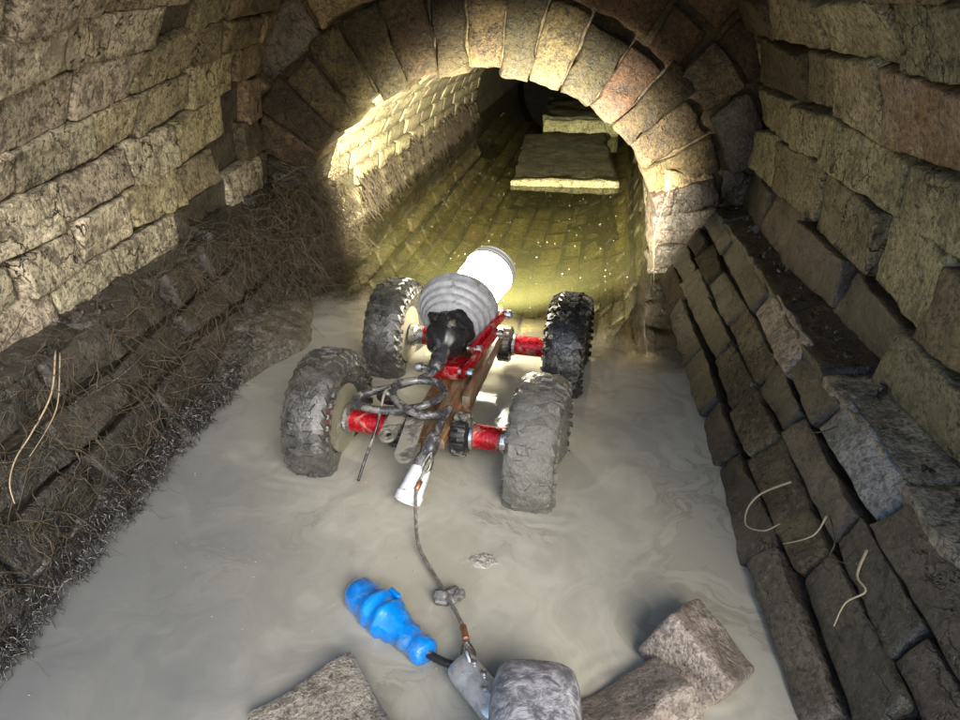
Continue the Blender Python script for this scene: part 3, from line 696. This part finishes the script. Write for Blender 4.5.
def teardrop(c, d, ln, wd, z): # thimble eye lying in the plane of d and the horizontal
    d = Vector(d).normalized(); a = Vector((-d.y, d.x, 0)).normalized(); c = Vector(c)
    return [c + d * (ln * t_) + a * (wd * w_) + Vector((0, 0, z)) for t_, w_ in ((0, 0), (.3, .55), (.6, .95), (.82, .85), (.97, .4), (1.0, 0), (.97, -.4), (.82, -.85), (.6, -.95), (.3, -.55), (0, 0))]
obj('thimble', bm_mesh('thimble', tube(teardrop(Vector((.075, .641, .021)) - RL_, (.006, -.03, 0), .034, .0085, 0), .0028, 8, 4)), M['steel'], rope)
obj('shackle', bm_mesh('shackle', tube(teardrop(Vector((-.019, .950, .088)) - RL_, (-.012, -.03, -.035), .034, .0065, 0), .0022, 8, 4)), M['dullsteel'], rope)
cl = bmesh.new()
for k in range(7):
    b2 = rbox(.018, .013, .011, .004, Matrix.Translation((.041 + random.uniform(-.012, .014) - RL_.x, .722 + random.uniform(-.008, .01) - RL_.y, .006 + random.uniform(0, .008))) @ Matrix.Rotation(random.uniform(0, 3), 4, 'Z') @ Matrix.Rotation(random.uniform(0, 1), 4, 'X'), (4, 4, 4), .004, 110)
    me = bpy.data.meshes.new('t'); b2.to_mesh(me); b2.free(); cl.from_mesh(me)
obj('mud_clump', bm_mesh('mud_clump', cl), M['clay'], rope)
wt = empty('swivel_weight', (.095, .57, 0)); tag(wt, 'silver capsule-shaped metal swivel hooked to the tow rope by the boot', 'swivel')
WL = Vector(wt.location); w0, w1 = Vector((.072, .602, .022)) - WL, Vector((.128, .536, .026)) - WL
obj('body', sharp(bm_mesh('body', rbox((w1 - w0).length + .006, .040, .034, .013, along(w0, w1, R(20)), (10, 6, 6), .0006)), 40), M['alu'], wt)
wd_ = (w1 - w0).normalized(); wa, wb = frame_of(wd_)
for t_, o_ in ((.022, -.007), (.042, -.007), (.060, .004)):
    c_ = w0 + wd_ * t_ + (wb * .0195 + wa * o_)
    obj('screw', sharp(bm_mesh('screw', lathe(c_, wb, [(0, .0035), (.0025, .0035), (.003, .0025)], 10)), 30), M['steel'], wt)
obj('hook_eye', bm_mesh('hook_eye', tube([w0 + wd_ * .018 + wb * .016 + wa * -.004, Vector((.080, .604, .046)) - WL, Vector((.079, .612, .034)) - WL, Vector((.078, .611, .020)) - WL, w0 + wd_ * .004], .0032, 8, 5)), M['steel'], wt)
bp = empty('blue_plug', (-.03, .665, 0)); tag(bp, 'glossy bright blue tapered cable plug floating beside the tow rope', 'plug')
BL = Vector(bp.location); b0, b1 = Vector((-.092, .722, .010)) - BL, Vector((.030, .620, .012)) - BL
bl = (b1 - b0).length
obj('shell', bm_mesh('shell', lathe(b0, b1 - b0, [(0, .008), (.003, .018), (.010, .0235), (.03, .0255), (.047, .0255), (.050, .0285), (.058, .0285), (.062, .0255), (.072, .026), (.076, .029), (.082, .029), (.086, .025), (.098, .0235), (.104, .0195), (.118, .019), (.122, .0205), (.130, .0175), (.138, .017), (.142, .019), (bl - .006, .0185), (bl - .002, .0165), (bl, .010)], 32, True, .11)), M['blue'], bp)
obj('latch', bm_mesh('latch', rbox(.022, .008, .010, .003, along(b0 + (b1 - b0) * .32 + Vector((.018, .018, .016)), b0 + (b1 - b0) * .42 + Vector((.018, .018, .016))))), M['blue'], bp)
obj('rod', bm_mesh('rod', tube([b1 - (b1 - b0) * .05, Vector((.052, .607, .018)) - BL, Vector((.074, .600, .022)) - BL], .0052, 10, 4)), M['rubber'], bp)

# ================================================================== LOOSE BRICKS, BOOT
def rubble(name, loc, dims, rot, label, mat, sd, rough=.0055):
    random.seed(sd)
    me = sharp(bm_mesh(name, rbox(*dims, .006, None, (16, 12, 10), rough, 16)), 35)
    return tag(obj(name, me, M[mat], None, loc, tuple(R(a) for a in rot)), label, 'brick')
rubble('fallen_brick', (.362, .652, .010), (.105, .085, .075), (-24, 20, -48), 'broken brown brick tilted up out of the water at right', 'rubble', 1)
rubble('fallen_brick', (.288, .570, -.006), (.125, .08, .075), (-22, -10, 32), 'wet brick fragment lying lower left of the tilted brick', 'rubble', 4)
rubble('fallen_brick', (-.055, .500, -.020), (.17, .13, .075), (8, 6, -48), 'half-sunk grey brick at the bottom left of the boot', 'rubble', 9)
random.seed(31)
boot = empty('rubber_boot', (.165, .45, -.065)); tag(boot, 'rounded toe of a silt-smeared grey boot standing in the water', 'boot')
BO = Vector(boot.location)
def bring(cy, cz, tilt, hw, hh, n=28, flat=.0):
    out = []
    for i in range(n):
        a = 2 * math.pi * i / n; x = hw * math.copysign(abs(math.cos(a)) ** .62, math.cos(a)); z = hh * math.copysign(abs(math.sin(a)) ** .62, math.sin(a))
        d = Vector((0, -math.sin(tilt), math.cos(tilt)))
        out.append(Vector((.165 + x, cy, cz)) + d * z - BO)
    return out
st = [(.588, .022, 0, .026, .022), (.584, .024, 0, .040, .038), (.574, .026, 0, .0475, .049), (.556, .028, .03, .0505, .055), (.53, .028, .06, .0515, .058), (.50, .026, .1, .050, .058), (.47, .026, .2, .047, .058), (.43, .028, .4, .044, .062), (.38, .034, .7, .042, .068), (.335, .07, 1.0, .043, .064), (.295, .12, 1.2, .047, .060), (.265, .18, 1.25, .052, .060), (.235, .25, 1.25, .056, .063)]
obj('upper', bm_mesh('upper', ring_loft([bring(*q) for q in st])), M['boot'], boot)
so = [(0.6, 0.018), (0.594, 0.034), (0.582, 0.046), (0.562, 0.052), (0.535, 0.0545), (0.495, 0.052), (0.45, 0.045), (0.4, 0.042), (0.35, 0.044), (0.32, 0.04), (0.305, 0.025)]
bm = bmesh.new(); top = [bm.verts.new(Vector((.165 + w_, y, .002)) - BO) for y, w_ in so] + [bm.verts.new(Vector((.165 - w_, y, .002)) - BO) for y, w_ in so[::-1]]
g = bm.faces.new(top); ex = bmesh.ops.extrude_face_region(bm, geom=[g]); bmesh.ops.translate(bm, verts=[v for v in ex['geom'] if isinstance(v, bmesh.types.BMVert)], vec=(0, 0, -.062))
obj('sole', sharp(bm_mesh('sole', bm), 30), M['boot'], boot)

# ================================================================== ROOTS
M['root'] = plain_mat('dry_root', (.085, .062, .036), .6, sc=34, bumpy=.3, dirt=1.0)
M['rootdark'] = plain_mat('wet_black_root', (.022, .02, .02), .22, sc=60, bumpy=.2, dirt=.4, spec=.7, coat=1.0)
M['rootpale'] = plain_mat('pale_root', (.42, .34, .22), .5, sc=40, bumpy=.2, dirt=.3)
def strands(name, gens, mat, kind='stuff', label=None, cat=None):
    """each strand: list of points and a radius; three-sided tapered threads, one object"""
    vs = []; fs = []
    for pts, r in gens:
        n = len(pts); base = len(vs)
        for i, p in enumerate(pts):
            d = (pts[min(i + 1, n - 1)] - pts[max(i - 1, 0)]).normalized(); a, b = frame_of(d); rr = r * (1 - .75 * i / (n - 1))
            for k in range(3): vs.append(p + (a * math.cos(k * 2.094) + b * math.sin(k * 2.094)) * rr)
        for i in range(n - 1):
            for k in range(3):
                q = base + i * 3; fs.append((q + k, q + (k + 1) % 3, q + 3 + (k + 1) % 3, q + 3 + k))
    o = obj(name, pydata(name, vs, fs), mat); tag(o, label, cat, kind=kind); return o
def droop(p, d, ln, n=6, grav=.6, wig=.25):
    p = Vector(p); d = Vector(d).normalized(); out = [p.copy()]; st_ = ln / n
    for i in range(n):
        d = (d + Vector((random.gauss(0, wig), random.gauss(0, wig), random.gauss(0, wig) - grav * .5))).normalized(); p = p + d * st_
        if p.z < .002: p.z = .002 + random.random() * .003
        out.append(p.copy())
    return out
g1 = []   # fringe hanging along the left of the passage
for i in range(1900):
    y = 2.12 + random.random() ** 1.3 * 2.6
    if noise.noise(Vector((y * 9, 3, 1))) < -.08: continue
    z = random.uniform(.05, .15) + .04 * noise.noise(Vector((y * 5, 0, 0)))
    x = EX - EA * math.sqrt(max(0, 1 - ((z - EZ) / EB) ** 2)) + .015 + VEER * (y - 2.1)
    g1.append((droop((x, y, z), (.5, random.gauss(0, .3), -.5), random.uniform(.03, .17), 6, .7, .2), random.uniform(.0006, .0022)))
tag(strands('hanging_roots', g1, M['root']), 'fringe of dry brown roots hanging from the left passage vault', 'roots')
g2 = []   # bushy mass at the left foot of the arch
for i in range(3000):
    c = Vector((random.gauss(-.55, .045), random.gauss(1.93, .15), abs(random.gauss(.12, .09))))
    g2.append((droop(c, (random.gauss(.5, .6), random.gauss(-.3, .7), random.gauss(-.1, .5)), random.uniform(.05, .15), 6, .35, .28), random.uniform(.0004, .0013)))
tag(strands('root_mass', g2, M['root']), 'tangled brown root mass at the left foot of the arch', 'roots')
g3 = []   # wet matted roots over the left ledge down to the water
for i in range(4200):
    y = .45 + random.random() * 1.45; t = random.random() ** 1.6; wdt = .5 + .5 * noise.noise(Vector((y * 4, 2, 0)))
    if noise.noise(Vector((y * 17, t * 5, 8))) < -.02: continue
    z = .003 + t * (.02 + .05 * wdt + .06 * max(0, y - 1.1)); x = -.505 - z * .54 + .022
    g3.append((droop((x, y, z + .01), (random.gauss(.25, .4), random.gauss(-.2, .9), random.gauss(.0, .3)), random.uniform(.010, .04), 5, .6, .5), random.uniform(.0005, .0015)))
tag(strands('matted_roots', g3, M['rootdark']), 'wet black matted roots along the left waterline', 'roots')
g4 = []   # thin dead roots straggling over the left ledge and wall foot
for i in range(1100):
    y = .5 + random.random() * 1.45; z = random.uniform(.05, .27); x = -.505 - min(z, .235) * .54 + .018 - max(0, z - .235) * 1.2
    g4.append((droop((x, y, z), (random.gauss(.15, .3), random.gauss(-.2, 1), random.gauss(-.1, .5)), random.uniform(.04, .16), 8, .22, .35), random.uniform(.0005, .0014)))
tag(strands('straggling_roots', g4, M['root']), 'thin straggling roots over the left ledge', 'roots')
# silt bank on the left shore
def bankz(x, y):
    e = -.515 + .11 * math.exp(-((y - 1.52) / .2) ** 2) + .03 * noise.noise(Vector((y * 6, 1, 0)))
    h = .016 + .055 * max(0, min(1, (e - x) / .12)); k = max(0, min(1, (e - x) / .03 + .5))
    return -.02 + (h + .02) * k + .007 * noise.noise(Vector((x * 26, y * 26, 5))) + .006 * abs(noise.noise(Vector((x * 85, y * 85, 5))))
bk2 = grid_sheet('silt_bank', -.62, -.30, .3, 2.05, 90, 420, bankz, M['bank']); tag(bk2, kind='structure')
def root(pts, r, mat, label, group=None, rf=None):
    c = Vector(pts[0]); me = bm_mesh('root', tube([Vector(p) - c + (noise.noise_vector(Vector(p) * 40) * .006 if 0 < k_ else Vector()) for k_, p in enumerate(pts)], r * .68, 6, 5, rf or (lambda t: 1 - .6 * t)))
    o = obj('root', me, M[mat], None, c); tag(o, label, 'root', group); return o
root([(0.526, 0.905, 0.105), (0.498, 0.927, 0.066), (0.479, 0.922, 0.044), (0.468, 0.888, 0.033), (0.484, 0.851, 0.050), (0.502, 0.856, 0.067)], .0026, 'rootpale', 'pale hooked root looping out over the water at right ledge')
root([(0.538, 0.798, 0.130), (0.521, 0.786, 0.105), (0.497, 0.803, 0.071)], .0022, 'rootpale', 'short pale root lying on dark brick below the hooked root')
root([(0.542, 0.798, 0.130), (0.534, 0.750, 0.128), (0.527, 0.739, 0.117), (0.541, 0.704, 0.134)], .002, 'root', 'brown wiggly root along the joint of the right ledge')
root([(0.554, 0.712, 0.150), (0.536, 0.689, 0.127), (0.538, 0.664, 0.130), (0.524, 0.664, 0.111), (0.509, 0.645, 0.088)], .0026, 'rootpale', 'pale twisted root hanging nearest the camera on right ledge')
root([(0.581, 0.930, 0.190), (0.557, 0.950, 0.160), (0.543, 1.016, 0.143)], .0018, 'root', 'thin brown root crossing the right ledge edge')
root([(0.475, 2.030, 0.260), (0.452, 2.010, 0.200), (0.446, 2.000, 0.130), (0.448, 1.980, 0.050), (0.447, 1.950, 0.010)], .0022, 'rootpale', 'pale root hanging down the right foot of the arch')
root([(-0.616, 0.945, 0.240), (-0.582, 0.869, 0.208), (-0.572, 0.802, 0.188), (-0.565, 0.754, 0.172), (-0.557, 0.720, 0.155), (-0.547, 0.704, 0.135)], .0024, 'rootpale', 'longest yellowish root trailing down the left ledge')
root([(-0.613, 0.950, 0.235), (-0.577, 0.872, 0.195), (-0.568, 0.824, 0.178), (-0.563, 0.769, 0.165)], .0018, 'rootpale', 'thin yellowish root beside the longest one on left ledge')
root([(-0.615, 0.955, 0.235), (-0.589, 0.930, 0.220), (-0.574, 0.882, 0.190), (-0.558, 0.812, 0.160)], .0016, 'root', 'orange brown root of the trio on the left ledge')
root([(-0.592, 1.240, 0.200), (-0.564, 1.172, 0.180), (-0.561, 1.022, 0.165), (-0.567, 0.900, 0.175)], .0036, 'rootdark', 'thick dark root lying along the left ledge')
def mound(x, y):
    r = math.hypot((x - .077) / .036, (y - .808) / .026); return -.006 + .0082 * math.exp(-r * r) * (1 + .6 * noise.noise(Vector((x * 90, y * 90, 2))))
tag(grid_sheet('silt_mound', .02, .135, .76, .86, 30, 26, mound, M['silt']), kind='structure')
# crumbs of broken brick and grit lying on both ledges
def crumbs(name, n, fx, mat):
    vs = []; fs = []
    base, bf = box_grid(2, 2, 2)
    for i in range(n):
        c = fx(); k = random.uniform(.0015, .006) * (2.0 if random.random() < .06 else 1); rot = Matrix.Rotation(random.random() * 6, 3, (random.random(), random.random(), random.random() + .1)); o = len(vs); sd = Vector((i * 1.7, 0, 0))
        for v in base:
            p = Vector(v); p = p * (.75 + .35 * noise.noise(p * 1.3 + sd)); p.z *= .6; vs.append(c + rot @ (p * k))
        fs += [tuple(o + j for j in f) for f in bf]
    tag(obj(name, pydata(name, vs, fs, False), mat), kind='stuff')
def on_right():
    x = random.uniform(.62, .66); return Vector((x, random.uniform(.4, 2.0), .216 + (x - .62) * .18 + random.uniform(.002, .006)))
def on_left():
    x = random.uniform(-.67, -.63); return Vector((x, random.uniform(.5, 2.0), .236 - (x + .63) * .26 + random.uniform(.002, .006)))
crumbs('ledge_grit', 70, on_right, M['sludge_shade']); crumbs('ledge_grit', 110, on_left, M['sludge_shade'])
# specks and scraps floating on the water
vs = []; fs = []
M['scrap'] = plain_mat('floating_scraps', (.45, .42, .34), .5, sc=40, bumpy=.1, dirt=.6)
for i in range(420):
    if i < 150: x, y = random.uniform(-.45, .44), random.uniform(.5, 1.5)
    else: x, y = random.uniform(-.42, .40), random.uniform(1.6, 4.2)
    s_ = random.uniform(.0006, .0018) * (1 + (y > 2) * .7); a = random.random() * 6.28; e = random.uniform(.3, 1)
    c_, n_ = Vector((x, y, .0025)), len(vs)
    for k in range(5):
        t = a + k * 1.2566; q = Vector((math.cos(t) * s_, math.sin(t) * s_ * e, 0)); vs.append(c_ + q)
    vs.append(c_ + Vector((0, 0, s_ * .5)))
    fs += [(n_ + k, n_ + (k + 1) % 5, n_ + 5) for k in range(5)]
tag(obj('floating_scraps', pydata('floating_scraps', vs, fs), M['scrap']), kind='stuff')
